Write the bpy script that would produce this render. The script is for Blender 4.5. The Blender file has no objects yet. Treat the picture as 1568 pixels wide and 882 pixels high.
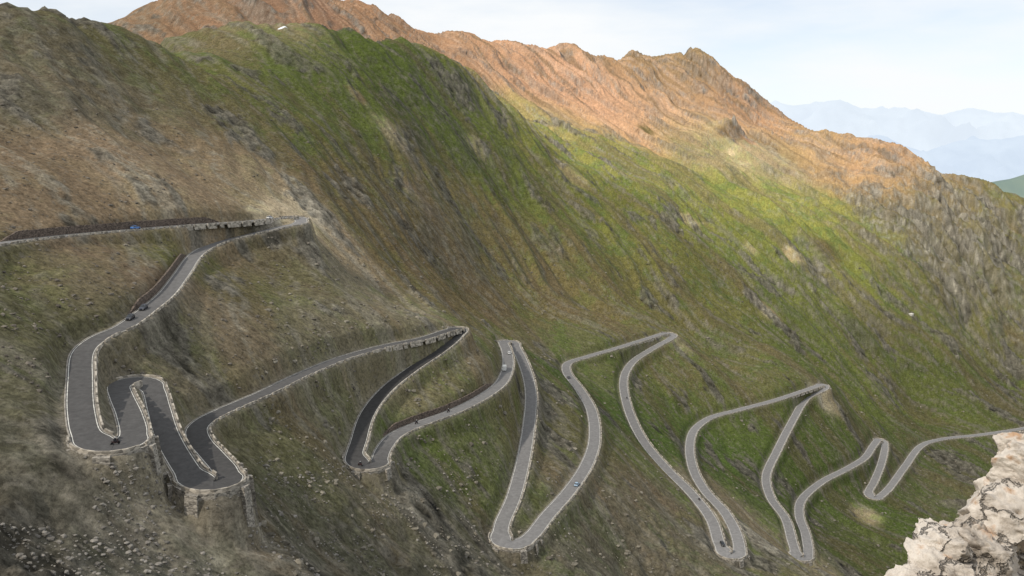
import bpy, math, random
import numpy as np
from mathutils import Vector, Matrix
random.seed(3); rng=np.random.default_rng(5)
scene=bpy.context.scene
F=1358.0; CU,CV=784.0,441.0; HOR=200.0
P=math.atan((CV-HOR)/F)
cp,sp=math.cos(P),math.sin(P)
def ray(u,v):
    a=(np.asarray(u,float)-CU)/F; b=-(np.asarray(v,float)-CV)/F
    return a, cp+b*sp, -sp+b*cp
def at_depth(u,v,Y):
    dx,dy,dz=ray(u,v); t=Y/dy
    return np.array([dx*t,Y,dz*t])
def at_h(u,v,h):
    dx,dy,dz=ray(u,v); t=-h/dz
    return np.stack([dx*t,dy*t,-h+0*t],-1)
# ---------------------------------------------------------------- noise
def _h(ix,iy,seed):
    h=(ix*374761393+iy*668265263+seed*144269504)&0xffffffff
    h=((h^(h>>13))*1274126177)&0xffffffff
    h=h^(h>>16)
    return h
def gn(x,y,seed=0):
    x=np.asarray(x,float); y=np.asarray(y,float)
    fx=np.floor(x); fy=np.floor(y); ix=fx.astype(np.int64); iy=fy.astype(np.int64)
    x=x-fx; y=y-fy
    def g(ox,oy):
        a=_h(ix+ox,iy+oy,seed)*(2*math.pi/4294967296.0)
        return np.cos(a)*(x-ox)+np.sin(a)*(y-oy)
    u=x*x*x*(x*(x*6-15)+10); v=y*y*y*(y*(y*6-15)+10)
    a=g(0,0); b=g(1,0); c=g(0,1); d=g(1,1)
    return ((a+(b-a)*u)*(1-v)+(c+(d-c)*u)*v)*1.5
def fbm(x,y,o=4,seed=0,r=0.5):
    s=0;a=1;t=0
    for i in range(o):
        s=s+a*gn(x*2**i+17.3*i,y*2**i-9.1*i,seed+i); t+=a; a*=r
    return s/t
def ridged(x,y,o=4,seed=0):
    s=0;a=1;t=0
    for i in range(o):
        n=1-np.abs(gn(x*2**i+31.7*i,y*2**i+5.3*i,seed+i))*1.6
        s=s+a*n; t+=a; a*=0.5
    return s/t
def sstep(a,b,x):
    t=np.clip((x-a)/(b-a),0,1); return t*t*(3-2*t)
# ---------------------------------------------------------------- road path
K=[(-90,390,33,.16),(0,373,35,.16),(100,361,0,.16),(200,352,0,.16),(300,344,0,.16),(380,339,0,.16),(430,334,0,.16),(458,334,45,.17),(461,340,45.6,.17),(436,347,0,.16),(380,359,0,.15),(330,373,0,.14),
(300,390,0,.13),(278,420,0,.12),(255,450,0,.11),(225,475,0,.10),(190,500,0,.09),(150,518,0,.08),(127,540,59,.075),(123,580,0,.07),(124,630,0,.07),(134,667,0,.07),(160,683,64.5,.075),(190,681,0,.075),(204,666,0,.075),
(198,635,0,.075),(186,607,0,.08),(182,592,0,.08),(196,583,68.5,.08),(218,583,0,.08),(234,596,0,.075),(243,625,0,.07),(255,665,0,.07),(276,704,0,.07),(296,731,0,.065),(322,743,76,.06),(345,737,0,.06),(345,722,0,.055),
(325,697,0,.055),(306,675,0,.055),(301,658,0,.06),(312,645,0,.06),(340,630,0,.07),(400,604,0,.08),(460,575,0,.085),(520,550,0,.085),(590,530,0,.08),(650,518,0,.07),(690,505,97,.06),(704,503,0,.06),(700,514,0,.05),(672,538,0,.04),(630,566,0,.04),
(590,598,0,.04),(562,635,0,.04),(549,675,0,.045),(543,700,0,.05),(556,713,112,.06),(577,711,0,.08),(586,690,0,.09),(603,668,0,.12),(640,650,0,.14),(690,632,0,.15),(735,610,0,.15),(768,585,0,.15),(778,558,0,.14),(775,535,0,.14),(771,524,128.5,.14),(783,524,129.5,.14),(795,542,0,.14),
(808,575,0,.14),(813,605,0,.15),(810,650,0,.15),(800,710,0,.15),(785,765,0,.15),(768,805,0,.15),(768,828,0,.16),(790,834,150,.17),(812,822,0,.17),(838,790,0,.16),(873,750,0,.16),(898,712,0,.16),(910,675,0,.16),(906,630,0,.16),(888,597,0,.15),(868,570,0,.15),(868,558,168,.16),
(900,546,0,.17),(945,533,0,.17),(990,519,0,.17),(1024,510,176,.18),(1030,515,0,.18),(1000,533,0,.17),(967,556,0,.16),(955,580,0,.15),(960,620,0,.14),(982,670,0,.14),(1020,717,0,.15),(1060,757,0,.16),(1090,797,0,.16),(1103,835,0,.17),(1117,851,205,.19),(1131,847,0,.19),
(1128,820,0,.18),(1110,785,0,.17),(1080,752,0,.17),(1062,720,0,.16),(1056,685,0,.17),(1062,660,222,.18),(1085,641,0,.18),(1130,628,0,.18),(1190,612,0,.18),(1235,597,0,.19),(1262,589,232,.19),(1262,595,0,.19),(1235,610,0,.17),(1213,645,0,.16),(1190,690,0,.16),(1173,730,0,.15),(1180,762,0,.15),(1203,795,0,.15),(1214,832,0,.16),
(1223,854,260,.17),(1236,853,0,.18),(1234,820,0,.17),(1224,790,0,.16),(1226,768,0,.16),(1255,740,0,.17),(1300,716,0,.17),(1325,700,0,.17),(1338,681,0,.18),(1346,673,284,.19),(1354,680,0,.18),(1350,708,0,.16),(1338,738,0,.16),(1330,755,0,.17),(1340,763,293,.19),(1357,752,0,.18),
(1385,715,0,.17),(1410,683,303,.18),(1440,673,0,.18),(1500,666,0,.18),(1568,656,0,.18),(1650,640,318,.18)]
kp=np.array([k[:2] for k in K],float); kt=np.array([k[3] for k in K])
SUB=10
pts=[];tone=[];kidx=[]
n=len(K)
for i in range(n-1):
    p0=kp[max(i-1,0)];p1=kp[i];p2=kp[i+1];p3=kp[min(i+2,n-1)]
    def tj(a,b,t): return t+max(np.linalg.norm(b-a),1e-3)**0.5
    t0=0;t1=tj(p0,p1,t0) if i>0 else 1;t2=tj(p1,p2,t1);t3=tj(p2,p3,t2) if i<n-2 else t2+1
    kidx.append(len(pts))
    for s in range(SUB):
        t=t1+(t2-t1)*s/SUB
        A1=(t1-t)/(t1-t0)*p0+(t-t0)/(t1-t0)*p1 if i>0 else p1
        A2=(t2-t)/(t2-t1)*p1+(t-t1)/(t2-t1)*p2
        A3=(t3-t)/(t3-t2)*p2+(t-t2)/(t3-t2)*p3 if i<n-2 else p2
        B1=(t2-t)/(t2-t0)*A1+(t-t0)/(t2-t0)*A2
        B2=(t3-t)/(t3-t1)*A2+(t-t1)/(t3-t1)*A3
        pts.append((t2-t)/(t2-t1)*B1+(t-t1)/(t2-t1)*B2); tone.append(kt[i]+(kt[i+1]-kt[i])*s/SUB)
kidx.append(len(pts)); pts.append(kp[-1]); tone.append(kt[-1])
pts=np.array(pts); tone=np.array(tone)
hk_i=[kidx[i] for i in range(n) if K[i][2]>0]; hk=[K[i][2] for i in range(n) if K[i][2]>0]
L=np.r_[0,np.cumsum(np.linalg.norm(np.diff(pts,axis=0),axis=1))]
for it in range(14):
    h=np.interp(L,L[hk_i],hk)
    k=np.ones(31)/31
    hp=np.pad(h,15,mode='edge'); hs=np.convolve(hp,k,'valid')
    W=at_h(pts[:,0],pts[:,1],hs)
    Ln=np.r_[0,np.cumsum(np.linalg.norm(np.diff(W[:,:2],axis=0),axis=1))]
    L=0.5*L/L[-1]+0.5*Ln/Ln[-1]
Ls=np.r_[0,np.cumsum(np.linalg.norm(np.diff(W[:,:2],axis=0),axis=1))]
STEP=1.2
ss=np.arange(0,Ls[-1],STEP)
R=np.stack([np.interp(ss,Ls,W[:,i]) for i in range(3)],-1)
rt=np.interp(ss,Ls,tone); ru=np.interp(ss,Ls,pts[:,0]); rv=np.interp(ss,Ls,pts[:,1])
def smooth(a,w):
    k=np.hanning(w+2)[1:-1]; k/=k.sum(); return np.convolve(np.pad(a,w//2,mode='edge'),k,'valid')
R[:,0]=smooth(R[:,0],5);R[:,1]=smooth(R[:,1],5);R[:,2]=smooth(R[:,2],25)
T=np.gradient(R[:,:2],axis=0); T/=np.linalg.norm(T,axis=1)[:,None]
N=np.stack([-T[:,1],T[:,0]],-1)   # left normal
ang=np.unwrap(np.arctan2(T[:,1],T[:,0])); curv=smooth(np.gradient(ang)/STEP,7)
NR=len(R)
HW=3.05+0.9*sstep(0.03,0.12,smooth(np.abs(curv),15))
# ---------------------------------------------------------------- base terrain
C=[(-150,882,112),(0,882,133),(150,882,150),(300,882,172),(450,882,203),(600,882,245),(785,882,300),(950,882,345),(1120,882,408),(1300,882,525),(1420,860,600),(1568,860,600),(1568,760,730),(1450,760,725),
(450,760,232),(450,680,262),(640,800,280),(330,800,182),(250,780,176),(150,760,163),
(0,750,153),(0,600,190),(0,450,255),(60,520,215),(60,640,178),
(0,300,325),(0,200,385),(0,100,450),(0,8,520),(-300,100,400),(-300,300,280),(-300,600,170),(-500,0,380),
(70,14,560),(130,20,600),(200,38,690),(200,300,375),(200,200,460),(200,100,560),(100,300,345),(100,150,440),
(350,310,440),(350,200,560),(350,100,680),(300,42,800),(480,290,530),(480,200,640),(480,100,780),(450,42,900),
(380,40,850),(520,50,950),(555,64,970),(640,63,1030),(700,92,1065),(740,132,1100),(765,157,1130),(830,195,1190),
(600,400,540),(600,300,650),(600,200,770),(600,120,880),(600,59,1000),(500,400,470),(550,460,440),(400,420,380),(350,480,315),(450,500,340),(250,560,270),
(700,440,640),(700,350,720),(700,250,840),(700,150,980),(800,470,700),(800,400,780),(800,300,900),(850,230,1080),
(900,480,760),(900,400,840),(900,300,980),(900,230,1130),(1000,470,835),(1000,400,900),(1000,300,1050),(1000,250,1180),
(1100,550,800),(1100,450,920),(1100,350,1050),(1100,280,1180),(1110,200,1380),(1065,82,1600),(1250,540,905),(1250,450,1000),(1250,350,1120),(1250,280,1280),(1240,207,1480),
(1400,610,930),(1400,500,1020),(1400,400,1120),(1400,300,1250),(1395,247,1350),(1568,600,1010),(1568,500,1100),(1568,400,1200),(1568,302,1300),
(1750,650,1000),(1750,450,1180),(1750,350,1280),
(650,46,1400),(560,10,1350),(480,-10,1300),(400,-50,1250),(300,-35,1200),(235,2,1150),(190,35,1130),
(700,52,1440),(760,62,1500),(870,66,1550),(945,98,1600),(968,88,1610),(1030,88,1610),(1100,98,1600),(1150,135,1580),(1200,175,1520),(1290,210,1430),(1365,220,1390),(1450,262,1330),(1500,280,1310),
(800,130,1350),(900,150,1380),(900,200,1240),(1000,180,1400),(1000,130,1500),(1150,180,1470),(1200,240,1340),(950,215,1250),(1320,250,1320),(760,100,1380)]
ctrl=[at_depth(*c) for c in C]
for (u,v,Y,dy,dz) in [(200,38,690,60,-30),(300,42,800,90,-50),(380,40,850,90,-50),(450,42,900,90,-50),(520,50,950,90,-50),(600,59,1000,90,-50),(640,63,1030,90,-45),(700,92,1065,90,-40),(740,132,1100,80,-30),
    (0,8,520,90,-30),(130,20,600,80,-30),(-300,100,400,200,-20),
    (560,10,1350,200,-100),(400,-50,1250,250,-60),(235,2,1150,250,-120),(760,62,1500,200,-120),(870,66,1550,200,-120),(968,88,1610,200,-130),(1065,82,1600,200,-130),(1200,175,1520,200,-130),(1290,210,1430,200,-120),(1395,247,1350,200,-130),(1500,280,1310,200,-130),(1568,302,1300,200,-130),(1750,350,1280,250,-150)]:
    p=at_depth(u,v,Y); ctrl.append(p+np.array([0,dy,dz]))
ctrl+= [np.array(p,float) for p in [(0,0,-3.2),(-30,0,2),(30,0,-12),(0,-80,22),(-150,-60,30),(150,-60,-30),(0,50,-38),(0,100,-68),(0,180,-112),(-60,50,-30),(60,50,-50),(60,150,-105),(150,100,-110),(-60,100,-58),
    (120,250,-170),(300,300,-230),(300,100,-190),(500,200,-260),(300,450,-290),(500,500,-360),(700,600,-400),(900,800,-440),(1100,900,-430),(800,300,-330),(1200,300,-300),
    (-900,200,90),(-900,900,120),(-900,1500,150),(-300,2000,20),(400,2000,-50),(1000,2000,-200),(1500,1500,-330),(-200,0,20),(-250,150,0)]]
rc=np.arange(0,NR,10)
ctrl=np.array(ctrl+[R[i]+np.array([0,0,-0.3]) for i in rc])
def phi(r2): return np.sqrt(r2+15.0**2)
X0=ctrl[:,:2]; D=((X0[:,None]-X0[None])**2).sum(-1)
A=phi(D); nC=len(ctrl)
lam=np.r_[np.full(nC-len(rc),6.0),np.full(len(rc),1.0)]
A=A-np.diag(lam)
M=np.zeros((nC+3,nC+3)); M[:nC,:nC]=A; Pm=np.c_[np.ones(nC),X0/1000]; M[:nC,nC:]=Pm; M[nC:,:nC]=Pm.T
sol=np.linalg.solve(M,np.r_[ctrl[:,2],0,0,0])
def base(x,y):
    sh=np.shape(x); x=np.ravel(x); y=np.ravel(y); out=np.empty(len(x))
    for i in range(0,len(x),40000):
        xs=x[i:i+40000];ys=y[i:i+40000]
        r2=(xs[:,None]-X0[None,:,0])**2+(ys[:,None]-X0[None,:,1])**2
        out[i:i+40000]=phi(r2)@sol[:nC]+sol[nC]+sol[nC+1]*xs/1000+sol[nC+2]*ys/1000
    return out.reshape(sh)
def axis(lo,hi,f0,f1,s,g):
    a=[f0]
    while a[-1]<f1: a.append(a[-1]+s)
    while a[-1]<hi: a.append(a[-1]+min(s+g*(a[-1]-f1),12))
    b=[f0]
    while b[-1]>lo: b.append(b[-1]-min(s+g*(f0-b[-1])*2.5,12))
    return np.array(b[:0:-1]+a)
gx=axis(-900,1200,-140,200,1.0,0.0030)
gy=axis(-80,2000,120,350,0.9,0.0026)
nx,ny=len(gx),len(gy); print("grid",nx,ny,nx*ny)
hx=gx[::2] if nx%2 else np.r_[gx[::2],gx[-1]]
hy=gy[::2] if ny%2 else np.r_[gy[::2],gy[-1]]
HX,HY=np.meshgrid(hx,hy); Zc=base(HX,HY)
Zt=np.stack([np.interp(gx,hx,r) for r in Zc]); Z0=np.stack([np.interp(gy,hy,c) for c in Zt.T],1)
GX,GY=np.meshgrid(gx,gy)
Dm=np.full(GX.shape,1e9); Wz=np.zeros(GX.shape); Ws=np.zeros(GX.shape); Hwm=np.full(GX.shape,3.0)
RAD=40
for i in range(NR):
    x,y,z=R[i]; rad=RAD if i%8==0 else 12
    a,b=np.searchsorted(gx,[x-rad,x+rad]); c,d=np.searchsorted(gy,[y-rad,y+rad])
    if a==b or c==d: continue
    d2=(gx[None,a:b]-x)**2+(gy[c:d,None]-y)**2
    m=d2<Dm[c:d,a:b]; Dm[c:d,a:b]=np.where(m,d2,Dm[c:d,a:b]); Hwm[c:d,a:b]=np.where(m,HW[i],Hwm[c:d,a:b])
    if rad==12:
        w=1/(d2+0.3)**4; Wz[c:d,a:b]+=w*z; Ws[c:d,a:b]+=w
Dm=np.sqrt(Dm); Zr=np.where(Ws>0,Wz/np.maximum(Ws,1e-30),Z0)
far=np.clip((GY-250)/900,0,1)
wx=fbm(GX/160,GY/160,3,11)*45; wy=fbm(GX/160,GY/160,3,21)*45
s_=(GX+wx)*0.72+(GY+wy)*0.69; t_=(GX+wx)*0.69-(GY+wy)*0.72
gul=ridged(s_/75,t_/420,3,31)
gul2=ridged(s_/20,t_/140,3,41)
gul3=ridged(s_/34+fbm(GX/30,GY/30,2,43)*0.2,t_/260,3,45)
mid=fbm(GX/45,GY/45,5,51,0.45)
crag=ridged(s_/28,t_/62,4,61)
cragn=ridged(GX/13,GY/15,5,65)
roadm=sstep(6,45,Dm)
dist=np.sqrt(GX**2+GY**2)
nearcam=sstep(20,90,dist)
def blob(u,v,Y,r):
    p=at_depth(u,v,Y); return np.exp(-((GX-p[0])**2+(GY-p[1])**2)/r**2)
cr=np.clip(0.9*blob(1430,400,1150,90)+0.9*blob(1500,350,1230,90)+0.6*blob(1340,310,1240,60)+0.6*blob(1380,330,1220,60)+.4*blob(1130,200,1380,50)+0.5*blob(1000,95,1600,110)+0.4*blob(1300,215,1420,120)+0.3*blob(1450,265,1330,90)+0.3*blob(850,70,1540,120)+0.5*blob(1230,430,1030,60)+0.4*blob(640,60,1030,40)+0.4*blob(740,140,1105,40),0,1.1)
crn=np.clip(blob(380,860,175,40)+blob(100,830,145,50)+blob(230,800,165,30)+0.7*blob(1000,870,365,45)+0.6*blob(720,860,290,50)+0.6*blob(30,60,480,80)+.4*blob(560,840,240,30),0,1.1)
orange_r=np.clip(blob(850,120,1430,170)+blob(1030,150,1500,170)+blob(1180,190,1450,100)+blob(700,70,1380,120)+blob(450,0,1270,170)+blob(1350,240,1370,100),0,1)
nearleft=np.clip(sstep(40,-60,GX)*sstep(420,300,GY)+blob(300,870,172,60)+blob(100,250,380,140)+blob(300,300,430,80),0,1)
oc_n=fbm(s_/24,t_/60,4,171,0.55)+0.10*cr+0.10*crn+0.06*(far-0.5)
oc=sstep(0.18,0.30,oc_n)
oc2=ridged(GX/10,GY/10,4,181)
meadow=np.clip(blob(1150,310,1150,120)+blob(1250,300,1250,100)+blob(1330,390,1130,80)+blob(950,150,1400,150)+0.6*blob(600,200,780,150)+0.5*blob(850,330,900,150),0,1)
oc=oc*(1-0.7*meadow)*(1-0.5*orange_r)
det=((gul-0.62)*(5.5+11*far) + (gul2-0.6)*(0.8+0.9*far) + (gul3-0.6)*(2+6*far+6*orange_r) + mid*(2.5+3.5*far) + cr*(crag-0.6)*(8+16*far)+ crn*(cragn-0.6)*7)
det=det+oc*((oc2-0.3)*(2.0+4.0*far))
det+=fbm(GX/7,GY/7,3,81,0.55)*(0.45+0.35*far)
for (u,v,Y,r,hh) in [(1122,196,1385,24,26),(1105,203,1378,16,10),(968,86,1605,18,8),(1068,84,1600,45,10),(1085,84,1600,24,6),(1340,214,1400,30,6)]:
    p=at_depth(u,v,Y); dd=np.sqrt((GX-p[0])**2+((GY-p[1])*0.8)**2)/r
    det+=hh*np.clip(1-dd,0,1)**1.1*(0.6+0.6*crag)
det_near=(fbm(GX/8,GY/8,4,81,0.65)*1.1+(ridged(GX/6,GY/6,3,83)-.6)*0.7+oc*(oc2-.4)*1.6)*sstep(4.5,12,Dm)*(1-roadm)
Z=Z0+det*roadm*nearcam+det_near
edge=Hwm+0.9
bl=sstep(edge,edge+3.6,Dm)
Zroad=Zr-0.12-0.15*sstep(0,1,3.5-Dm)
Z=np.where(Dm<12,Zroad*(1-bl)+Z*bl,Z)
for (u,v,h_,r,dp) in [(356,768,82,9,8.5),(305,775,82,9,6),(190,712,70,8,4),(570,735,116,8,4),(800,852,154,9,4),(1125,866,209,7,4),(1228,868,264,7,4)]:
    p=at_h(u,v,h_); Z=Z-dp*np.exp(-((GX-p[0])**2+(GY-p[1])**2)/r**2)*sstep(Hwm+0.6,Hwm+1.9,Dm)
def interpZ(x,y,G=None):
    G=Z if G is None else G
    x=np.asarray(x,float);y=np.asarray(y,float)
    i=np.clip(np.searchsorted(gx,x)-1,0,nx-2); j=np.clip(np.searchsorted(gy,y)-1,0,ny-2)
    fx=np.clip((x-gx[i])/(gx[i+1]-gx[i]),0,1); fy=np.clip((y-gy[j])/(gy[j+1]-gy[j]),0,1)
    return (G[j,i]*(1-fx)+G[j,i+1]*fx)*(1-fy)+(G[j+1,i]*(1-fx)+G[j+1,i+1]*fx)*fy
tt=np.concatenate([np.arange(60,700,1.5),np.arange(700,2000,4)])
def cast(u,v):
    u=np.atleast_1d(np.asarray(u,float)); v=np.atleast_1d(np.asarray(v,float))
    dx,dy,dz=ray(u,v)
    X=dx[:,None]*tt; Y=dy[:,None]*tt; Zz=dz[:,None]*tt
    below=(Zz<interpZ(X,Y))&(Y<1990)
    ok=below.any(1); k=below.argmax(1)
    t=tt[k]-0.7
    return np.stack([dx*t,dy*t,interpZ(dx*t,dy*t)],-1),ok
# ---------------------------------------------------------------- terrain colour (albedo)
def lin(c): 
    c=np.asarray(c,float)/255; return np.where(c<0.04045,c/12.92,((c+0.055)/1.055)**2.4)
CC=[(60,60,(84,78,64)),(100,120,(98,89,75)),(40,150,(82,78,67)),(150,220,(122,105,88)),(60,250,(114,98,82)),(250,300,(128,112,94)),(330,240,(120,104,86)),(400,280,(136,121,100)),(300,150,(92,84,64)),(220,90,(86,82,58)),(100,300,(112,97,81)),(180,130,(94,86,70)),(280,200,(106,92,74)),
(280,60,(88,91,54)),(450,90,(80,88,46)),(600,110,(76,86,42)),(380,150,(88,87,54)),(480,180,(84,86,50)),(700,200,(80,90,44)),(560,250,(86,83,52)),(650,160,(74,83,40)),(520,130,(78,86,44)),(400,42,(120,110,84)),(330,45,(112,104,78)),
(700,330,(98,89,62)),(620,340,(95,83,60)),(850,430,(104,94,65)),(950,440,(98,92,59)),(800,280,(88,92,51)),(900,300,(104,105,56)),(800,360,(98,90,60)),(560,330,(94,83,60)),(680,400,(95,85,61)),(760,440,(98,89,62)),
(450,420,(92,84,67)),(550,450,(110,103,88)),(620,480,(114,107,91)),(400,450,(88,85,60)),(330,420,(96,93,62)),(350,510,(110,102,87)),(500,500,(108,101,86)),(250,520,(90,87,67)),(400,560,(106,99,85)),(280,590,(102,94,81)),
(50,420,(92,88,64)),(120,430,(102,92,77)),(200,420,(106,92,77)),(60,480,(84,81,62)),(50,600,(86,83,68)),(50,700,(90,85,74)),(180,800,(94,91,83)),
(850,120,(196,152,120)),(950,150,(198,155,122)),(1050,180,(198,158,122)),(1000,120,(156,126,92)),(1150,150,(176,136,104)),(1070,95,(138,118,84)),(700,62,(166,130,100)),(780,90,(180,141,110)),(620,35,(148,115,88)),(350,12,(140,108,86)),(450,15,(138,107,85)),(260,20,(124,100,80)),(920,180,(190,149,116)),(1180,190,(180,138,106)),
(850,180,(162,147,96)),(930,225,(136,133,76)),(1000,260,(134,133,73)),(1090,220,(136,134,80)),(1130,230,(178,158,128)),(1200,300,(142,140,76)),(1100,300,(132,132,72)),(1100,350,(112,114,60)),(1240,215,(164,146,98)),(1300,240,(186,146,112)),(1370,235,(182,142,106)),(1330,270,(172,141,100)),(1440,280,(142,126,86)),(1520,300,(112,106,68)),
(1450,350,(112,105,80)),(1500,400,(104,98,74)),(1400,340,(112,104,82)),(1300,340,(132,130,72)),(1300,400,(120,123,62)),(1200,400,(110,113,60)),(1400,460,(100,101,58)),(1100,450,(96,94,56)),(1000,380,(102,101,57)),(1250,480,(92,97,53)),(1250,560,(82,89,47)),(1400,560,(80,85,47)),(1500,500,(94,92,57)),(1540,600,(78,80,50)),(1550,440,(106,100,66)),
(620,590,(106,99,78)),(690,580,(100,94,72)),(480,620,(96,92,73)),(430,660,(90,87,63)),(470,720,(82,81,60)),(650,700,(78,88,46)),(730,680,(88,89,59)),(740,740,(82,86,52)),(850,640,(86,91,54)),(850,720,(98,91,74)),(780,640,(86,91,52)),
(940,620,(70,84,42)),(900,560,(96,95,66)),(1000,610,(80,88,45)),(1040,570,(96,92,62)),(1030,650,(70,84,43)),(1100,700,(67,82,39)),(1160,660,(74,84,42)),(1150,560,(94,92,60)),(1140,740,(70,81,43)),(1150,800,(112,104,86)),(1000,780,(98,91,76)),(950,830,(92,86,74)),(1280,680,(72,82,42)),(1300,760,(68,79,40)),(1300,830,(72,76,46)),(1420,740,(78,80,55)),(1450,700,(73,80,46)),
(600,800,(85,82,68)),(500,800,(82,80,66)),(700,820,(85,82,68)),(400,800,(82,80,68)),(300,850,(99,96,90)),(200,740,(114,110,102)),(240,700,(124,118,108)),(100,780,(80,77,72)),(40,820,(54,50,45)),(420,760,(75,75,55)),(350,660,(92,88,69)),(500,850,(84,82,72)),(800,860,(87,83,73)),(1200,700,(72,84,43)),(200,860,(91,89,83)),(400,865,(84,82,75)),(60,750,(79,76,68)),(650,860,(82,79,68))]
SC=[(440,322,(176,160,138),7),(462,318,(172,157,135),7),(425,329,(170,154,132),6),(450,328,(176,160,138),6),(445,337,(160,146,124),5),(408,335,(150,138,118),5),(1325,790,(140,128,106),7),(1142,812,(170,154,130),7),(1265,602,(140,130,110),7),(262,655,(120,112,98),5),(590,735,(120,112,94),6),(330,790,(124,116,104),8),(230,725,(132,124,110),7),(1035,520,(140,130,104),8),(720,545,(112,104,84),10),(560,760,(96,92,76),9),
(1120,232,(206,186,150),7),(1135,248,(200,178,146),8),(1128,205,(110,84,62),10),(1145,215,(176,130,96),8),(1108,205,(104,82,60),8),
(600,205,(128,118,96),9),(640,300,(112,98,82),8),(1060,340,(160,144,116),7),(1150,380,(158,146,112),6),(1180,480,(140,130,100),8),(880,268,(140,130,92),10),(1215,385,(190,170,130),7),(990,200,(110,96,60),8),(1270,380,(100,88,62),12),(1350,250,(196,158,120),9),(1310,262,(190,150,112),8),(730,225,(132,122,98),7),(545,145,(124,104,80),6)]
NG=6
cu=[c[0] for c in CC]+[c[0] for c in SC]; cv=[c[1] for c in CC]+[c[1] for c in SC]
cpos,ok=cast(cu,cv); cols=lin([c[2] for c in CC]+[c[2] for c in SC])*1.06
scl=np.r_[cpos[:len(CC),1]*0.05,np.array([c[3] for c in SC],float)]
stg=np.r_[np.ones(len(CC)),np.full(len(SC),8.0)]
w2x=fbm(s_/60,t_/200,4,101)*22; w2y=fbm(s_/60,t_/200,4,111)*22
damp=0.35+0.65*far
PX=(GX+w2x*damp).ravel(); PY=(GY+w2y*damp).ravel()
PX2=(GX+w2x*.25).ravel(); PY2=(GY+w2y*.25).ravel()
num=np.zeros((PX.size,3)); den=np.zeros(PX.size); gravel=np.zeros(PX.size)
for i in range(len(cols)):
    if not ok[i]: continue
    if i<len(CC): d2=((PX-cpos[i,0])**2+(PY-cpos[i,1])**2)/scl[i]**2
    else: d2=((PX2-cpos[i,0])**2+(PY2-cpos[i,1])**2)/scl[i]**2
    w=stg[i]*np.exp(-np.minimum(d2,60))+ (1e-2/(1+d2)**2.0 if i<len(CC) else 0)
    if len(CC)<=i<len(CC)+NG: gravel+=w
    num+=w[:,None]*cols[i]; den+=w
col=(num/den[:,None]).reshape(ny,nx,3); gravel=np.clip(gravel/5,0,1).reshape(ny,nx)
dzdx=np.gradient(Z,axis=1)/np.gradient(gx)[None]; dzdy=np.gradient(Z,axis=0)/np.gradient(gy)[:,None]
slope=np.sqrt(dzdx**2+dzdy**2)
lum=col.mean(-1)[...,None]
st=fbm(s_/9,t_/90,4,121,0.6); st2=fbm(s_/32,t_/200,3,131); st3=fbm(s_/5,t_/70,3,133,0.6)
pa=fbm(GX/26,GY/26,5,141,0.6); pb=fbm(GX/6,GY/6,4,151,0.7)
greeny=np.clip((col[...,1]/np.maximum(col[...,0],1e-3)-0.66)/0.28,0,1)
greeny=(greeny*(1-0.6*nearleft)*(1-gravel))[...,None]
q=(1-0.65*orange_r)*(1-.7*gravel)
grass=np.array([0.075,0.095,0.029])*(lum/0.08)**0.8; scree=np.array([0.178,0.16,0.132])*(lum/0.11)**0.7; rock=np.array([0.10,0.091,0.079])*(lum/0.09)**0.5
brown=np.array([0.125,0.090,0.060])*(lum/0.1)**0.7
kg=(sstep(0.0,0.18,pa+0.5*pb)*0.75)[...,None]*greeny
col=col*(1-kg)+grass*kg
kb=(sstep(0.06,0.24,st2+0.4*pb)*0.5*q)[...,None]
col=col*(1-kb)+brown*kb
ks=((sstep(0.15,0.30,st+0.35*pb)*0.6+0.3*sstep(0.2,0.4,st3+.2*pa))*(1-0.5*meadow)*q)[...,None]
ks=np.clip(ks,0,0.75)
col=col*(1-ks)+scree*ks
f1=fbm(s_/13,t_/190,3,191,0.6); f2=fbm(s_/8,t_/150,3,197,0.6)
ko=(orange_r*sstep(0.08,0.24,f1))[...,None]*0.65
col=col*(1-ko)+np.array([0.19,0.135,0.075])*ko
kp_=(orange_r*sstep(0.06,0.24,f2))[...,None]*0.4
col=col*(1-kp_)+np.array([0.60,0.40,0.27])*kp_
kr=np.clip(oc*0.9+sstep(0.95,1.4,slope+0.4*pb)*0.5*roadm+0.35*cr*(1-.6*orange_r)*sstep(-.1,.3,pb+pa)+0.6*crn*sstep(-.25,.2,pb+pa),0,0.9)[...,None]
rk=rock*(1+0.4*np.clip(cr,0,1)[...,None])
col=col*(1-kr)+rk*kr*(1+1.0*pb[...,None]+1.2*(oc2-.55)[...,None])
col*= (1+(0.5*pb+0.3*gn(GX/2.3,GY/2.3,161))*(1-0.5*orange_r)*(1-.5*gravel))[...,None]
col*= (1+(1-orange_r)[...,None]*np.array([0.0,0.01,-0.06]))
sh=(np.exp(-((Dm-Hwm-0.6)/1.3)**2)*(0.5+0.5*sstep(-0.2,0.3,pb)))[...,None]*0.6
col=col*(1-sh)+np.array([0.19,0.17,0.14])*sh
col=np.clip(col,0.014,0.65)
alpha=np.clip(1-0.85*orange_r-0.5*meadow-gravel,0.05,1)
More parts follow.
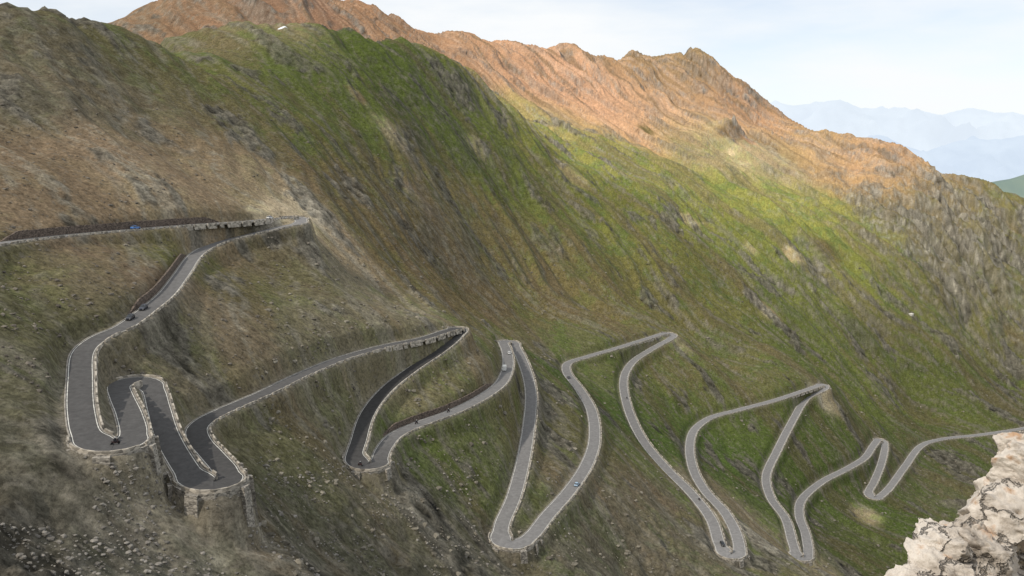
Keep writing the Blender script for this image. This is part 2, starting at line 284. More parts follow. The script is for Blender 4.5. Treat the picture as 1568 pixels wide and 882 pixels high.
def mesh_np(name,V,Fq,mats,smooth_=True,colattr=None,mi=None,al=None):
    me=bpy.data.meshes.new(name); Fq=np.asarray(Fq); k=Fq.shape[1]
    me.vertices.add(len(V)); me.vertices.foreach_set('co',np.asarray(V,np.float32).ravel())
    me.loops.add(Fq.size); me.loops.foreach_set('vertex_index',Fq.ravel().astype(np.int32))
    me.polygons.add(len(Fq)); me.polygons.foreach_set('loop_start',np.arange(0,Fq.size,k,dtype=np.int32))
    try: me.polygons.foreach_set('loop_total',np.full(len(Fq),k,np.int32))
    except Exception: pass
    me.update(calc_edges=True)
    me.polygons.foreach_set('use_smooth',np.full(len(Fq),bool(smooth_)))
    if mi is not None: me.polygons.foreach_set('material_index',np.asarray(mi,np.int32))
    if colattr is not None:
        a=me.color_attributes.new('albedo','FLOAT_COLOR','POINT')
        a.data.foreach_set('color',np.c_[colattr,np.ones(len(V)) if al is None else al].astype(np.float32).ravel())
    for m in (mats if isinstance(mats,(list,tuple)) else [mats]): me.materials.append(m)
    me.validate()
    ob=bpy.data.objects.new(name,me); scene.collection.objects.link(ob); return ob
# ---------------------------------------------------------------- materials
def newmat(name):
    m=bpy.data.materials.new(name); m.use_nodes=True; nt=m.node_tree; b=nt.nodes['Principled BSDF']
    b.inputs['Roughness'].default_value=0.9; b.inputs['Specular IOR Level'].default_value=0.15
    return m,nt,b
def noise(nt,scale,detail=6,rough=0.6,vec=None):
    n=nt.nodes.new('ShaderNodeTexNoise'); n.inputs['Scale'].default_value=scale; n.inputs['Detail'].default_value=detail; n.inputs['Roughness'].default_value=rough
    if vec: nt.links.new(vec,n.inputs['Vector'])
    return n
def attr_mat(name,s1,s2,lo,hi,bump,bd,rough=0.95,d1=4,d2=3,big=0):
    m,nt,b=newmat(name); b.inputs['Roughness'].default_value=rough; b.inputs['Specular IOR Level'].default_value=0.05
    a=nt.nodes.new('ShaderNodeAttribute'); a.attribute_name='albedo'
    g=nt.nodes.new('ShaderNodeNewGeometry')
    n1=noise(nt,s1,d1,0.75,g.outputs['Position'])
    mr=nt.nodes.new('ShaderNodeMapRange'); mr.inputs[1].default_value=0.32; mr.inputs[2].default_value=0.68; mr.inputs[3].default_value=lo; mr.inputs[4].default_value=hi
    nt.links.new(n1.outputs[0],mr.inputs[0])
    mx=nt.nodes.new('ShaderNodeVectorMath'); mx.operation='SCALE'; nt.links.new(a.outputs['Color'],mx.inputs[0]); nt.links.new(mr.outputs[0],mx.inputs['Scale'])
    out=mx.outputs[0]
    if big:
        n2=noise(nt,s2,d2,0.7,g.outputs['Position']); r=nt.nodes.new('ShaderNodeMapRange'); r.inputs[1].default_value=0.57; r.inputs[2].default_value=0.62; r.inputs[3].default_value=0; r.inputs[4].default_value=big
        nt.links.new(n2.outputs[0],r.inputs[0]); mc=nt.nodes.new('ShaderNodeMixRGB'); mc.inputs[2].default_value=(0.17,0.153,0.124,1)
        ma=nt.nodes.new('ShaderNodeMath'); ma.operation='MULTIPLY'; nt.links.new(r.outputs[0],ma.inputs[0]); nt.links.new(a.outputs['Alpha'],ma.inputs[1])
        nt.links.new(ma.outputs[0],mc.inputs[0]); nt.links.new(out,mc.inputs[1]); out=mc.outputs[0]
    nt.links.new(out,b.inputs['Base Color'])
    if bump:
        bp=nt.nodes.new('ShaderNodeBump'); bp.inputs['Strength'].default_value=bump; bp.inputs['Distance'].default_value=bd
        nt.links.new(n1.outputs[0],bp.inputs['Height']); nt.links.new(bp.outputs[0],b.inputs['Normal'])
    return m
def flat_mat(name,c,var=0.25,scale=2.0,rough=0.8,bump=0.0,bd=0.05,metal=0,spec=0.2):
    m,nt,b=newmat(name); b.inputs['Roughness'].default_value=rough; b.inputs['Metallic'].default_value=metal; b.inputs['Specular IOR Level'].default_value=spec
    g=nt.nodes.new('ShaderNodeTexCoord'); n=noise(nt,scale,4,0.65,g.outputs['Object'])
    cr_=nt.nodes.new('ShaderNodeValToRGB'); cr_.color_ramp.elements[0].position=0.35; cr_.color_ramp.elements[1].position=0.65
    cr_.color_ramp.elements[0].color=(*[x*(1-var) for x in c],1); cr_.color_ramp.elements[1].color=(*[x*(1+var) for x in c],1)
    nt.links.new(n.outputs[0],cr_.inputs[0]); nt.links.new(cr_.outputs[0],b.inputs['Base Color'])
    if bump:
        bp=nt.nodes.new('ShaderNodeBump'); bp.inputs['Strength'].default_value=bump; bp.inputs['Distance'].default_value=bd
        nt.links.new(n.outputs[0],bp.inputs['Height']); nt.links.new(bp.outputs[0],b.inputs['Normal'])
    return m
m_terr=attr_mat('mountain_ground',0.8,0.33,0.45,1.55,0.9,0.5,d1=5,d2=4,big=0.45)
V=np.stack([GX,GY,Z],-1).reshape(-1,3)
ii=np.arange(nx*ny).reshape(ny,nx)
Fq=np.stack([ii[:-1,:-1],ii[:-1,1:],ii[1:,1:],ii[1:,:-1]],-1).reshape(-1,4)
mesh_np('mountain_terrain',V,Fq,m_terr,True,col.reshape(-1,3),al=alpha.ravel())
# ---------------------------------------------------------------- road
m_road=attr_mat('asphalt',0.6,4.0,0.8,1.2,0.0,0.03,0.85,d1=4)
offL=np.minimum(HW,np.where(curv>0.01,0.85/np.maximum(curv,0.01),99)); offR=np.minimum(HW,np.where(curv<-0.01,0.85/np.maximum(-curv,0.01),99))
def ribbon(name,a,b,dz,mat,i0=0,i1=NR,colr=None):
    k=np.arange(i0,i1); A_=R[k].copy(); B_=R[k].copy()
    A_[:,:2]+=N[k]*a[k][:,None]; B_[:,:2]+=N[k]*b[k][:,None]; A_[:,2]+=dz; B_[:,2]+=dz
    V=np.empty((2*len(k),3)); V[0::2]=A_; V[1::2]=B_
    j=np.arange(len(k)-1)*2; Fq=np.stack([j+1,j+3,j+2,j],-1)
    return mesh_np(name,V,Fq,mat,True,None if colr is None else np.repeat(colr[k],2,0))
rt=rt*1.15+0.005
rc3=np.stack([rt*1.0,rt*0.98,rt*0.97],-1)
def strip(name,profile,idx,mat,side,colr=None):
    k=np.asarray(idx); m=len(profile); V=np.empty((len(k),m,3))
    off=np.where(side>0,offL,-offR)[k]
    for j,(o,z) in enumerate(profile):
        V[:,j,:2]=R[k,:2]+N[k]*(off+o*np.sign(side))[:,None]; V[:,j,2]=R[k,2]+z
    q=np.arange(len(k)-1)[:,None]*m; j=np.arange(m)[None]; j2=(j+1)%m
    Fq=np.stack([q+j,q+j2,q+m+j2,q+m+j],-1).reshape(-1,4)
    caps=np.array([[0,1,2,3],[(len(k)-1)*m+x for x in (3,2,1,0)]])
    if m==4: Fq=np.r_[Fq,caps]
    return V.reshape(-1,3),Fq
ribbon('road',offL,-offR,0.0,m_road,colr=rc3)
m_line=flat_mat('worn_white_line_paint',(0.55,0.54,0.5),0.3,0.6)
ribbon('road_edge_line',offL-0.22,offL-0.40,0.012,m_line)
ribbon('road_edge_line',-offR+0.40,-offR+0.22,0.012,m_line)
m_kerb=flat_mat('concrete_kerb',(0.25,0.23,0.2),0.35,0.4)
def masonry(name,c,sc=1.6):
    m,nt,b=newmat(name); g=nt.nodes.new('ShaderNodeNewGeometry')
    mp=nt.nodes.new('ShaderNodeMapping'); mp.inputs['Scale'].default_value=(1,1,1.7); nt.links.new(g.outputs['Position'],mp.inputs[0])
    vo=nt.nodes.new('ShaderNodeTexVoronoi'); vo.inputs['Scale'].default_value=sc; nt.links.new(mp.outputs[0],vo.inputs['Vector'])
    n=noise(nt,0.3,4,0.7,g.outputs['Position'])
    sp_=nt.nodes.new('ShaderNodeSeparateColor'); nt.links.new(vo.outputs['Color'],sp_.inputs[0])
    ad=nt.nodes.new('ShaderNodeMath'); ad.operation='ADD'; nt.links.new(sp_.outputs[0],ad.inputs[0]); nt.links.new(n.outputs[0],ad.inputs[1])
    cr_=nt.nodes.new('ShaderNodeValToRGB'); cr_.color_ramp.elements[0].position=0.35; cr_.color_ramp.elements[1].position=1.0
    cr_.color_ramp.elements[0].color=(*[x*0.45 for x in c],1); cr_.color_ramp.elements[1].color=(*[x*1.4 for x in c],1)
    ml=nt.nodes.new('ShaderNodeMath'); ml.operation='MULTIPLY'; ml.inputs[1].default_value=0.7; nt.links.new(ad.outputs[0],ml.inputs[0])
    nt.links.new(ml.outputs[0],cr_.inputs[0]); nt.links.new(cr_.outputs[0],b.inputs['Base Color'])
    bp=nt.nodes.new('ShaderNodeBump'); bp.inputs['Strength'].default_value=0.8; bp.inputs['Distance'].default_value=0.15; bp.invert=True; nt.links.new(vo.outputs['Distance'],bp.inputs['Height']); nt.links.new(bp.outputs[0],b.inputs['Normal'])
    return m
m_wall=masonry('guard_wall_stone',(0.33,0.30,0.255),0.8)
m_rwall=masonry('retaining_wall_stone',(0.12,0.095,0.078))
m_pale=masonry('pale_masonry',(0.26,0.24,0.21))
bL=interpZ(R[:,0]+N[:,0]*10,R[:,1]+N[:,1]*10,Z0); bR=interpZ(R[:,0]-N[:,0]*10,R[:,1]-N[:,1]*10,Z0)
dn=smooth(bR-bL,21)
for side in (1,-1):
    V_,F_=strip('k',[(-0.02,-0.3),(-0.02,0.12),(0.3,0.12),(0.3,-0.5)],np.arange(NR),m_kerb,side)
    mesh_np('road_kerb',V_,F_,m_kerb,False)
need={1:(dn>0.4)|(curv<-0.04),-1:(dn<-0.4)|(curv>0.04)}
for side in (1,-1):
    msk=need[side]; i=0
    while i<NR:
        if msk[i]:
            j=i
            while j<NR and msk[j]: j+=1
            if j-i>6:
                Vs=[];Fs=[];o=0;k=i
                while k<j-2:
                    e=min(k+int(rng.integers(3,9)),j)
                    if e-k>=2:
                        top=0.5+0.14*rng.random()
                        V_,F_=strip('g',[(0.34,-1.2),(0.34,top),(0.74,top),(0.9,-1.9)],np.arange(k,e),m_wall,side)
                        Vs.append(V_);Fs.append(F_+o);o+=len(V_)
                    k=e
                    if rng.random()<0.45: k+=1
                if Vs: mesh_np('stone_guard_wall',np.concatenate(Vs),np.concatenate(Fs),m_wall,False)
            i=j
        i+=1
def near_idx(u,v):
    return int(np.argmin((ru-u)**2+(rv-v)**2))
def uphill_wall(u0,v0,u1,v1,hgt,mat):
    a,b=sorted((near_idx(u0,v0),near_idx(u1,v1))); side=-1 if dn[(a+b)//2]>0 else 1
    idx=np.arange(a,b); V_,F_=strip('w',[(0.5,-0.5),(0.7,hgt),(1.3,hgt),(1.5,-0.5)],idx,mat,side)
    Vv=V_.reshape(len(idx),4,3); f=np.minimum(1,np.minimum(np.arange(len(idx)),len(idx)-1-np.arange(len(idx)))/8.0)
    jit=0.25*rng.random(len(idx))
    for q in (1,2): Vv[:,q,2]-= (hgt*0.9)*(1-f)+jit
    mesh_np('retaining_wall',Vv.reshape(-1,3),F_,mat,False)
uphill_wall(20,370,350,341,3.0,m_rwall)
uphill_wall(300,390,215,482,2.6,m_rwall)
uphill_wall(600,668,765,588,2.4,m_rwall)
def buttress(u,v,span,depth,gap=5):
    c=near_idx(u,v); side=-1 if curv[c]>0 else 1
    idx=np.arange(max(c-span,0),min(c+span,NR-1))
    V_,F_=strip('b',[(0.30,-depth),(0.30,-0.2),(1.0,-0.2),(1.1,-depth)],idx,m_pale,side)
    Vs=[V_];Fs=[F_];o=len(V_)
    for i in idx[1::gap]:
        V_,F_=strip('b',[(0.9,-depth-2),(0.9,-0.35),(1.9,-0.4),(2.6,-depth-2)],[i,i+1],m_pale,side)
        Vs.append(V_);Fs.append(F_+o);o+=len(V_)
    mesh_np('hairpin_retaining_wall',np.concatenate(Vs),np.concatenate(Fs),m_pale,False)
for u,v,s,d in [(160,683,9,5),(326,743,15,9),(556,713,9,6),(790,834,9,5),(1117,851,7,5),(1223,854,6,5),(1340,763,6,5),(1262,589,6,4)]: buttress(u,v,s,d,4)
# ---------------------------------------------------------------- vehicles
def paint(name,c):
    return flat_mat(name,c,0.04,1.0,0.3,spec=0.5)
m_glass=flat_mat('car_glass',(0.02,0.025,0.03),0.1,1,0.1,spec=0.6); m_tyre=flat_mat('tyre_rubber',(0.02,0.02,0.02),0.1); m_lamp=flat_mat('lamp_plastic',(0.6,0.6,0.55),0.1,rough=0.2)
def loft(secs):
    V=[];Fc=[]
    for (x,w,z0,z1,tw) in secs:
        V+=[(x,-w*0.94,z0),(x,-w,z0+(z1-z0)*0.45),(x,-tw,z1),(x,0,z1+0.03),(x,tw,z1),(x,w,z0+(z1-z0)*0.45),(x,w*0.94,z0)]
    m=7
    for i in range(len(secs)-1):
        for j in range(m):
            a=i*m+j;b=i*m+(j+1)%m; Fc.append((a,b,b+m,a+m))
    Fc.append(tuple(range(m-1,-1,-1))); Fc.append(tuple((len(secs)-1)*m+j for j in range(m)))
    return V,Fc
def build(name,parts,loc,yaw,pitch=0):
    V=[];Fc=[];MI=[];mats=[]
    for (v,f,mat) in parts:
        if mat not in mats: mats.append(mat)
        o=len(V); V+=v; Fc+=[tuple(a+o for a in q) for q in f]; MI+=[mats.index(mat)]*len(f)
    me=bpy.data.meshes.new(name); me.from_pydata(V,[],Fc); 
    for m in mats: me.materials.append(m)
    me.polygons.foreach_set('material_index',MI); me.update()
    ob=bpy.data.objects.new(name,me); scene.collection.objects.link(ob)
    ob.location=loc; ob.rotation_euler=(0,-pitch,yaw); return ob
def wheel(x,y,r,w):
    V=[];Fc=[];n=14
    for s in (-w/2,w/2):
        for i in range(n):
            a=2*math.pi*i/n; V.append((x+r*math.cos(a),y+s,r+r*math.sin(a)))
    for i in range(n): Fc.append((i,(i+1)%n,n+(i+1)%n,n+i))
    Fc.append(tuple(range(n-1,-1,-1)));Fc.append(tuple(range(n,2*n))); return V,Fc,m_tyre
def box(x0,x1,y0,y1,z0,z1,mat):
    V=[(x,y,z) for x in (x0,x1) for y in (y0,y1) for z in (z0,z1)]
    return V,[(0,1,3,2),(4,6,7,5),(0,4,5,1),(2,3,7,6),(0,2,6,4),(1,5,7,3)],mat
def car(u,v,c,name='car',side=0.0,flip=False,van=False):
    i=min(near_idx(u,v),NR-2); p=R[i].copy(); p[:2]+=N[i]*side; p[2]+=0.015
    yaw=math.atan2(T[i,1],T[i,0])+(math.pi if flip else 0); pit=math.atan((R[i+1,2]-R[i,2])/STEP)*(-1 if flip else 1)
    pm=paint('paint_'+name,c); parts=[]
    if not van:
        parts.append((*loft([(-2.15,0.72,0.45,0.8,0.6),(-2.05,0.84,0.3,0.95,0.74),(-1.4,0.88,0.22,1.0,0.8),(0.8,0.88,0.22,0.98,0.8),(1.7,0.86,0.25,0.86,0.72),(2.1,0.74,0.35,0.7,0.6)]),pm))
        parts.append((*loft([(-1.9,0.76,0.93,1.0,0.7),(-1.35,0.76,0.93,1.4,0.6),(0.15,0.76,0.93,1.43,0.6),(0.95,0.76,0.93,1.0,0.7)]),m_glass))
        parts.append((*loft([(-1.4,0.6,1.40,1.46,0.55),(0.1,0.6,1.42,1.48,0.55)]),pm))
        wx_=(-1.35,1.35);r=0.32
        for s in (-0.6,0.6): parts.append(box(2.02,2.13,s-0.15,s+0.15,0.55,0.68,m_lamp))
        for x in (-0.62,): 
            for s in (-1,1): parts.append(box(x-0.04,x+0.04,s*0.72-0.06,s*0.72+0.06,0.95,1.42,pm))
    else:
        parts.append((*loft([(-2.9,0.95,0.4,2.5,0.88),(-2.8,1.02,0.3,2.65,0.96),(1.3,1.02,0.3,2.65,0.96),(1.9,1.0,0.3,2.45,0.9),(2.1,0.98,0.3,1.3,0.85),(2.9,0.9,0.35,1.0,0.75)]),pm))
        parts.append((*loft([(1.85,0.92,1.25,2.1,0.8),(2.4,0.88,1.15,1.25,0.8)]),m_glass))
        for s in (-1,1):
            parts.append(box(0.9,1.7,s*1.0-0.04,s*1.0+0.04,1.35,1.9,m_glass)); parts.append(box(-1.9,-0.9,s*1.0-0.04,s*1.0+0.04,1.4,1.9,m_glass))
        wx_=(-1.8,1.9);r=0.36
    for x in wx_:
        for s in (-0.8,0.8): parts.append(wheel(x,s,r,0.22))
    return build(name,parts,p,yaw,pit)
car(205,486,(0.02,0.022,0.03),side=-1.5); car(225,470,(0.03,0.035,0.05),side=-1.5)
car(211,351,(0.05,0.16,0.42),side=1.4)
car(773,566,(0.75,0.75,0.73),'camper_van',side=1.3,van=True)
car(770,543,(0.7,0.7,0.7),side=-1.2)
car(879,744,(0.3,0.42,0.55),side=-1.4)
car(1103,833,(0.03,0.03,0.03),side=1.2); car(875,578,(0.1,0.1,0.11),side=1.2)
car(418,335,(0.6,0.6,0.6),side=1.4)
m_suit=flat_mat('rider_suit',(0.03,0.03,0.035),0.2); m_helm=flat_mat('helmet_white',(0.5,0.5,0.5),0.1,rough=0.3); m_bike=paint('motorcycle_paint',(0.06,0.03,0.03))
def moto(u,v,side=0):
    i=near_idx(u,v); p=R[i].copy(); p[:2]+=N[i]*side; p[2]+=0.015
    parts=[wheel(-0.72,0,0.31,0.14),wheel(0.72,0,0.31,0.12)]
    parts.append((*loft([(-0.85,0.1,0.75,0.9,0.08),(-0.2,0.16,0.4,0.82,0.14),(0.3,0.18,0.35,1.0,0.15),(0.65,0.12,0.6,1.05,0.1)]),m_bike))
    parts.append(box(0.45,0.52,-0.35,0.35,1.02,1.07,m_tyre))
    parts.append((*loft([(-0.35,0.18,0.8,1.15,0.15),(-0.15,0.21,0.82,1.42,0.2),(0.1,0.19,0.95,1.45,0.17)]),m_suit))
    for s in (-1,1):
        q=loft([(-0.2,0.07,0.75,0.92,0.06),(0.25,0.07,0.6,0.85,0.06)]); parts.append(([(a,b+s*0.24,c) for a,b,c in q[0]],q[1],m_suit))
        q=loft([(0.0,0.05,1.2,1.38,0.04),(0.48,0.04,1.02,1.12,0.03)]); parts.append(([(a,b+s*0.27,c) for a,b,c in q[0]],q[1],m_suit))
    q=loft([(-0.08,0.08,1.48,1.66,0.06),(0.05,0.13,1.42,1.74,0.09),(0.17,0.09,1.46,1.66,0.07)]); parts.append((*q,m_helm))
    build('motorcycle_with_rider',parts,p,math.atan2(T[i,1],T[i,0]))
for u,v,s in [(178,684,1),(690,632,1.2),(556,712,-1),(641,650,1),(958,610,1),(1068,765,1)]: moto(u,v,s)
# ---------------------------------------------------------------- scattered stones
import bmesh
bm=bmesh.new(); bmesh.ops.create_icosphere(bm,subdivisions=1,radius=1); iv=np.array([v.co[:] for v in bm.verts]); ifc=np.array([[v.index for v in f.verts] for f in bm.faces]); bm.free()
def stones(name,us,vs,smin,smax,mat,colf):
    p,ok=cast(us,vs); d=interpZ(p[:,0],p[:,1],Dm); cl=fbm(p[:,0]/14,p[:,1]/14,3,200); p=p[ok&(d>5.2)&(cl>-0.02)]
    n_=len(p); s=smin*(smax/smin)**(rng.random(n_)**3)
    V=iv[None]*(0.7+0.6*rng.random((n_,len(iv),1)))*s[:,None,None]*np.array([1,1,0.6])*(0.7+0.6*rng.random((n_,1,3)))
    a=rng.random(n_)*6.28; c,s_n=np.cos(a)[:,None],np.sin(a)[:,None]
    V=np.stack([V[...,0]*c-V[...,1]*s_n,V[...,0]*s_n+V[...,1]*c,V[...,2]],-1)+p[:,None]
    Fq=(ifc[None]+np.arange(n_)[:,None,None]*len(iv)).reshape(-1,3)
    cc=np.repeat(np.array(colf)[None]*(0.6+0.8*rng.random((n_,1))),len(iv),0).reshape(-1,3)
    mesh_np(name,V.reshape(-1,3),Fq,mat,False,cc)
m_stone=attr_mat('scree_stone',1.2,5,0.7,1.3,0.0,0.1,d1=3)
u=rng.random(6500)*900-20; v=700+rng.random(6500)*185
stones('scree_stones',u,v,0.10,0.75,m_stone,(0.19,0.177,0.158))
u=rng.random(5000)*700; v=150+rng.random(5000)*450
stones('hillside_stones',u,v,0.2,1.0,m_stone,(0.14,0.125,0.105))
u=400+rng.random(7000)*1168; v=380+rng.random(7000)*500
stones('slope_stones',u,v,0.3,1.4,m_stone,(0.17,0.155,0.125))
p,_=cast([1395],[482]); m_wb=flat_mat('pale_boulder',(0.55,0.53,0.48),0.15)
mesh_np('pale_boulder',iv*np.array([3.4,2.8,3.2])*(0.75+0.5*rng.random((len(iv),1)))+p[0]+np.array([0,0,0.2]),ifc,m_wb,False)
m_snow=flat_mat('snow',(0.72,0.74,0.77),0.03)
for (u,v,a,b) in [(433,44,4,2.0)]:
    p,o=cast([u],[v+1]); p=p[0]; g=[];fq=[]
    for i in range(9):
        for j in range(25):
            an=j/24*2*math.pi; r=i/8*(1+0.2*math.sin(an*2+1)+.12*math.sin(an*3)); x=p[0]+a*r*math.cos(an); y=p[1]+b*r*math.sin(an); g.append((x,y,float(interpZ(x,y))+0.5*(1-i/8)+0.05))
    for i in range(8):
        for j in range(24): fq.append((i*25+j,i*25+j+1,(i+1)*25+j+1,(i+1)*25+j))
    mesh_np('snow_patch',np.array(g),np.array(fq),m_snow)
# ---------------------------------------------------------------- near limestone outcrop (lower right)
m_lime,nt,b=newmat('limestone'); g=nt.nodes.new('ShaderNodeNewGeometry')
n1=noise(nt,1.1,7,0.72,g.outputs['Position']); r1=nt.nodes.new('ShaderNodeValToRGB'); e=r1.color_ramp.elements; e[0].position=0.34; e[0].color=(0.22,0.185,0.15,1); e[1].position=0.57; e[1].color=(0.68,0.62,0.55,1); x=e.new(0.44); x.color=(0.48,0.425,0.365,1)
nt.links.new(n1.outputs[0],r1.inputs[0])
n2=noise(nt,2.2,5,0.6,g.outputs['Position']); r2=nt.nodes.new('ShaderNodeValToRGB'); r2.color_ramp.elements[0].position=0.58; r2.color_ramp.elements[1].position=0.67; r2.color_ramp.elements[1].color=(0.75,0.75,0.75,1)
nt.links.new(n2.outputs[0],r2.inputs[0]); mx=nt.nodes.new('ShaderNodeMixRGB'); mx.inputs[2].default_value=(0.42,0.22,0.09,1); nt.links.new(r2.outputs[0],mx.inputs[0]); nt.links.new(r1.outputs[0],mx.inputs[1])
vo=nt.nodes.new('ShaderNodeTexVoronoi'); vo.feature='DISTANCE_TO_EDGE'; vo.inputs['Scale'].default_value=0.8
wn=noise(nt,1.5,5,0.65,g.outputs['Position']); wa=nt.nodes.new('ShaderNodeVectorMath'); wa.operation='MULTIPLY_ADD'; wa.inputs[1].default_value=(1.4,1.4,1.4); nt.links.new(wn.outputs['Color'],wa.inputs[0]); nt.links.new(g.outputs['Position'],wa.inputs[2]); nt.links.new(wa.outputs[0],vo.inputs['Vector'])
vr=nt.nodes.new('ShaderNodeMapRange'); vr.inputs[1].default_value=0.0; vr.inputs[2].default_value=0.03; nt.links.new(vo.outputs[0],vr.inputs[0])
mk=nt.nodes.new('ShaderNodeMapRange'); mk.inputs[3].default_value=0.45; mk.inputs[4].default_value=1.0; nt.links.new(vr.outputs[0],mk.inputs[0])
sc_=nt.nodes.new('ShaderNodeVectorMath'); sc_.operation='SCALE'; nt.links.new(mx.outputs[0],sc_.inputs[0]); nt.links.new(mk.outputs[0],sc_.inputs['Scale']); nt.links.new(sc_.outputs[0],b.inputs['Base Color'])
n3=noise(nt,4,7,0.7,g.outputs['Position']); ad=nt.nodes.new('ShaderNodeMath'); ad.operation='MULTIPLY_ADD'; ad.inputs[1].default_value=1.0; nt.links.new(n3.outputs[0],ad.inputs[0]); nt.links.new(vr.outputs[0],ad.inputs[2])
bp=nt.nodes.new('ShaderNodeBump'); bp.inputs['Strength'].default_value=0.9; bp.inputs['Distance'].default_value=0.10; nt.links.new(ad.outputs[0],bp.inputs['Height']); nt.links.new(bp.outputs[0],b.inputs['Normal'])
bm=bmesh.new(); bmesh.ops.create_icosphere(bm,subdivisions=6,radius=1); sv=np.array([v.co[:] for v in bm.verts]); sf=np.array([[v.index for v in f.verts] for f in bm.faces]); bm.free()
Vs=[];Fs=[];o=0
def crag_block(c,s,seed,rough=1.0):
    global o
    rg=np.random.default_rng(seed); V=sv.copy()
    for k in range(20):
        nrm=rg.normal(size=3); nrm/=np.linalg.norm(nrm); dcut=0.5+0.28*rg.random()
        d=V@nrm-dcut; V=V-np.maximum(d,0)[:,None]*nrm
    V=V*np.array(s)
    a=V[:,0]*1.0+V[:,2]*0.4; bb=V[:,2]*1.3+V[:,1]*0.7
    crk=np.clip(ridged(a*1.2+seed,bb*1.2,3,seed)-0.82,0,1)*1.2
    dsp=-crk+fbm(a*2.2,bb*2.2+seed,5,seed+9,0.6)*0.2
    V=V*(1+rough*(dsp/np.maximum(np.linalg.norm(V,axis=1),0.4)))[:,None]+np.array(c)
    Vs.append(V);Fs.append(sf+o);o+=len(V)
def P3(u,v,Y): return at_depth(u,v,Y)
for (u,v,Y,s,sd) in [(1585,730,12.5,(0.95,0.9,0.75),1),(1552,795,12.0,(1.0,0.9,0.75),2),(1492,860,11.5,(0.9,0.8,0.7),3),(1446,845,11.3,(0.5,0.5,0.55),4),(1436,892,11.0,(0.75,0.7,0.52),5),(1524,758,12.6,(0.44,0.4,0.5),6),(1388,912,10.8,(0.6,0.5,0.38),7),
    (1560,960,11.5,(1.9,1.6,1.1),8),(1650,850,13,(1.2,1.5,1.6),9),(1562,706,12.8,(0.45,0.4,0.6),10),(1485,815,11.6,(0.32,0.35,0.32),13),(1620,1200,12,(2.6,2.4,2.4),11),(1520,1500,11,(3.0,3,3),12)]:
    crag_block(P3(u,v,Y),s,sd)
mesh_np('limestone_outcrop',np.concatenate(Vs),np.concatenate(Fs),m_lime,True)
# ---------------------------------------------------------------- distance: valley floor, hill, far ranges
def patch(name,x0,x1,y0,y1,nx_,ny_,f,mat):
    X,Y=np.meshgrid(np.linspace(x0,x1,nx_),np.linspace(y0,y1,ny_)); Zz=f(X,Y); i=np.arange(nx_*ny_).reshape(ny_,nx_)
    return mesh_np(name,np.stack([X,Y,Zz],-1).reshape(-1,3),np.stack([i[:-1,:-1],i[:-1,1:],i[1:,1:],i[1:,:-1]],-1).reshape(-1,4),mat)
def painted_haze_mat(name,c1,c2,em,emc,scale):  # aerial haze painted into the surface as pale blue emission; no real atmosphere
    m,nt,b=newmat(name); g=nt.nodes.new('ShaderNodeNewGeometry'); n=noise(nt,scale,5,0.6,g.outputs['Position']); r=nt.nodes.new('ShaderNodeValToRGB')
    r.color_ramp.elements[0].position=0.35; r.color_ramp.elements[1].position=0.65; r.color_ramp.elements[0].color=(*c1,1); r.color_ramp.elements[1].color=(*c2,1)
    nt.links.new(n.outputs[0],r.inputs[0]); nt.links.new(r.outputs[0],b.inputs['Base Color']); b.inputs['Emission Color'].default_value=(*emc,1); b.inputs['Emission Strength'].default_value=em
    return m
m_val=painted_haze_mat('valley_painted_haze',(0.1,0.13,0.12),(0.16,0.18,0.15),0.4,(0.6,0.75,0.95),0.0004)
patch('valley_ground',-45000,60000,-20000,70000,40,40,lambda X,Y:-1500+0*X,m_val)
m_f1=painted_haze_mat('distant_range_painted_haze',(0.04,0.05,0.07),(0.10,0.11,0.12),1.0,(0.58,0.67,0.78),0.0006)
m_f2=painted_haze_mat('far_range_painted_haze',(0.02,0.03,0.05),(0.09,0.10,0.11),1.0,(0.72,0.79,0.86),0.0003)
def range_f(Yc,Wd,us,vs,seed,amp):
    xs=[(u_-CU)/F*Yc/(cp) *1.0 for u_ in us]; zs=[-(v_-HOR)/F*Yc for v_ in vs]
    def f(X,Y):
        crest=np.interp(X,xs,zs); fall=np.abs(Y-Yc)/Wd
        return (crest+1500)*np.clip(1-fall,0,1)**0.9-1500+ (ridged(X/2600,Y/2600,6,seed)-0.62)*amp*(0.35+np.clip(fall*2.5,0,1))
    return f
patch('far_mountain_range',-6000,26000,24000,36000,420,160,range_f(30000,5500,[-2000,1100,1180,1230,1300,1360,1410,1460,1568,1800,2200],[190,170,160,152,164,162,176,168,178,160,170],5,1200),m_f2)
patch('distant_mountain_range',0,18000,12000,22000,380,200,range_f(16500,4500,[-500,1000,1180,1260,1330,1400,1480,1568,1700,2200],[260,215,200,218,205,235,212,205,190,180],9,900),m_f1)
m_h=painted_haze_mat('wooded_hill_painted_haze',(0.08,0.11,0.06),(0.14,0.16,0.08),0.22,(0.6,0.78,0.95),0.004)
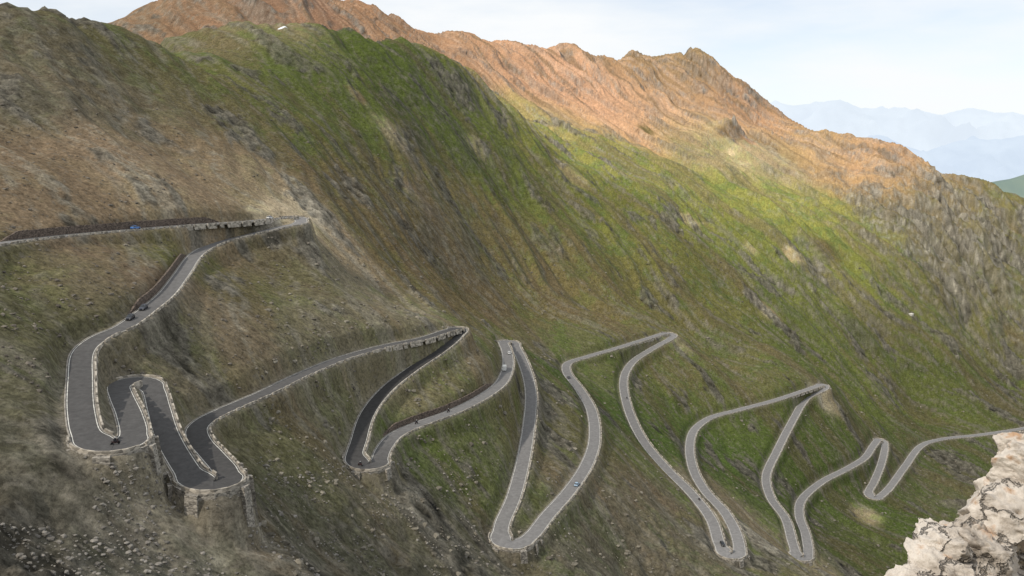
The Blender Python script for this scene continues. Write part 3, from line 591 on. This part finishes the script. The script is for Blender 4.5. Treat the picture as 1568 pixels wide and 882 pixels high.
patch('wooded_hill',1200,5000,2600,5600,200,160,range_f(3900,1400,[1000,1380,1440,1480,1530,1568,1650,1900,2300],[420,320,288,272,262,250,238,215,190],15,160),m_h)
# ---------------------------------------------------------------- light, sky, camera
EL,AZ=math.radians(43),math.radians(232)
sd=Vector((math.sin(AZ)*math.cos(EL),math.cos(AZ)*math.cos(EL),math.sin(EL)))
sl=bpy.data.lights.new('sun','SUN'); sl.energy=3.0; sl.angle=math.radians(1.5); sl.color=(1,0.92,0.80)
so=bpy.data.objects.new('sun',sl); scene.collection.objects.link(so); so.rotation_euler=sd.to_track_quat('Z','Y').to_euler()
w=bpy.data.worlds.new('World'); scene.world=w; w.use_nodes=True; nt=w.node_tree; bg=nt.nodes['Background']
sk=nt.nodes.new('ShaderNodeTexSky'); sk.sky_type='NISHITA'; sk.sun_disc=False; sk.sun_elevation=EL; sk.sun_rotation=AZ; sk.altitude=2700; sk.air_density=1.0; sk.dust_density=4.0; sk.ozone_density=1.0
tc=nt.nodes.new('ShaderNodeTexCoord'); mp=nt.nodes.new('ShaderNodeMapping'); mp.inputs['Scale'].default_value=(1,1,4.5); nt.links.new(tc.outputs['Generated'],mp.inputs[0])
cn=noise(nt,3.0,6,0.55,mp.outputs[0]); rr=nt.nodes.new('ShaderNodeValToRGB'); rr.color_ramp.elements[0].position=0.35; rr.color_ramp.elements[0].color=(0.6,0.6,0.6,1); rr.color_ramp.elements[1].position=0.62; nt.links.new(cn.outputs[0],rr.inputs[0])
mx=nt.nodes.new('ShaderNodeMixRGB'); mx.inputs[2].default_value=(6.9,7.05,7.15,1); nt.links.new(rr.outputs[0],mx.inputs[0]); nt.links.new(sk.outputs[0],mx.inputs[1]); nt.links.new(mx.outputs[0],bg.inputs[0]); bg.inputs[1].default_value=0.14
cam=bpy.data.cameras.new('camera'); co=bpy.data.objects.new('camera',cam); scene.collection.objects.link(co); scene.camera=co
cam.sensor_width=36; cam.lens=F/1568*36; cam.clip_end=100000; cam.clip_start=0.1; co.rotation_euler=(math.pi/2-P,0,0)
scene.view_settings.view_transform='Standard'; scene.view_settings.look='None'; scene.view_settings.exposure=0
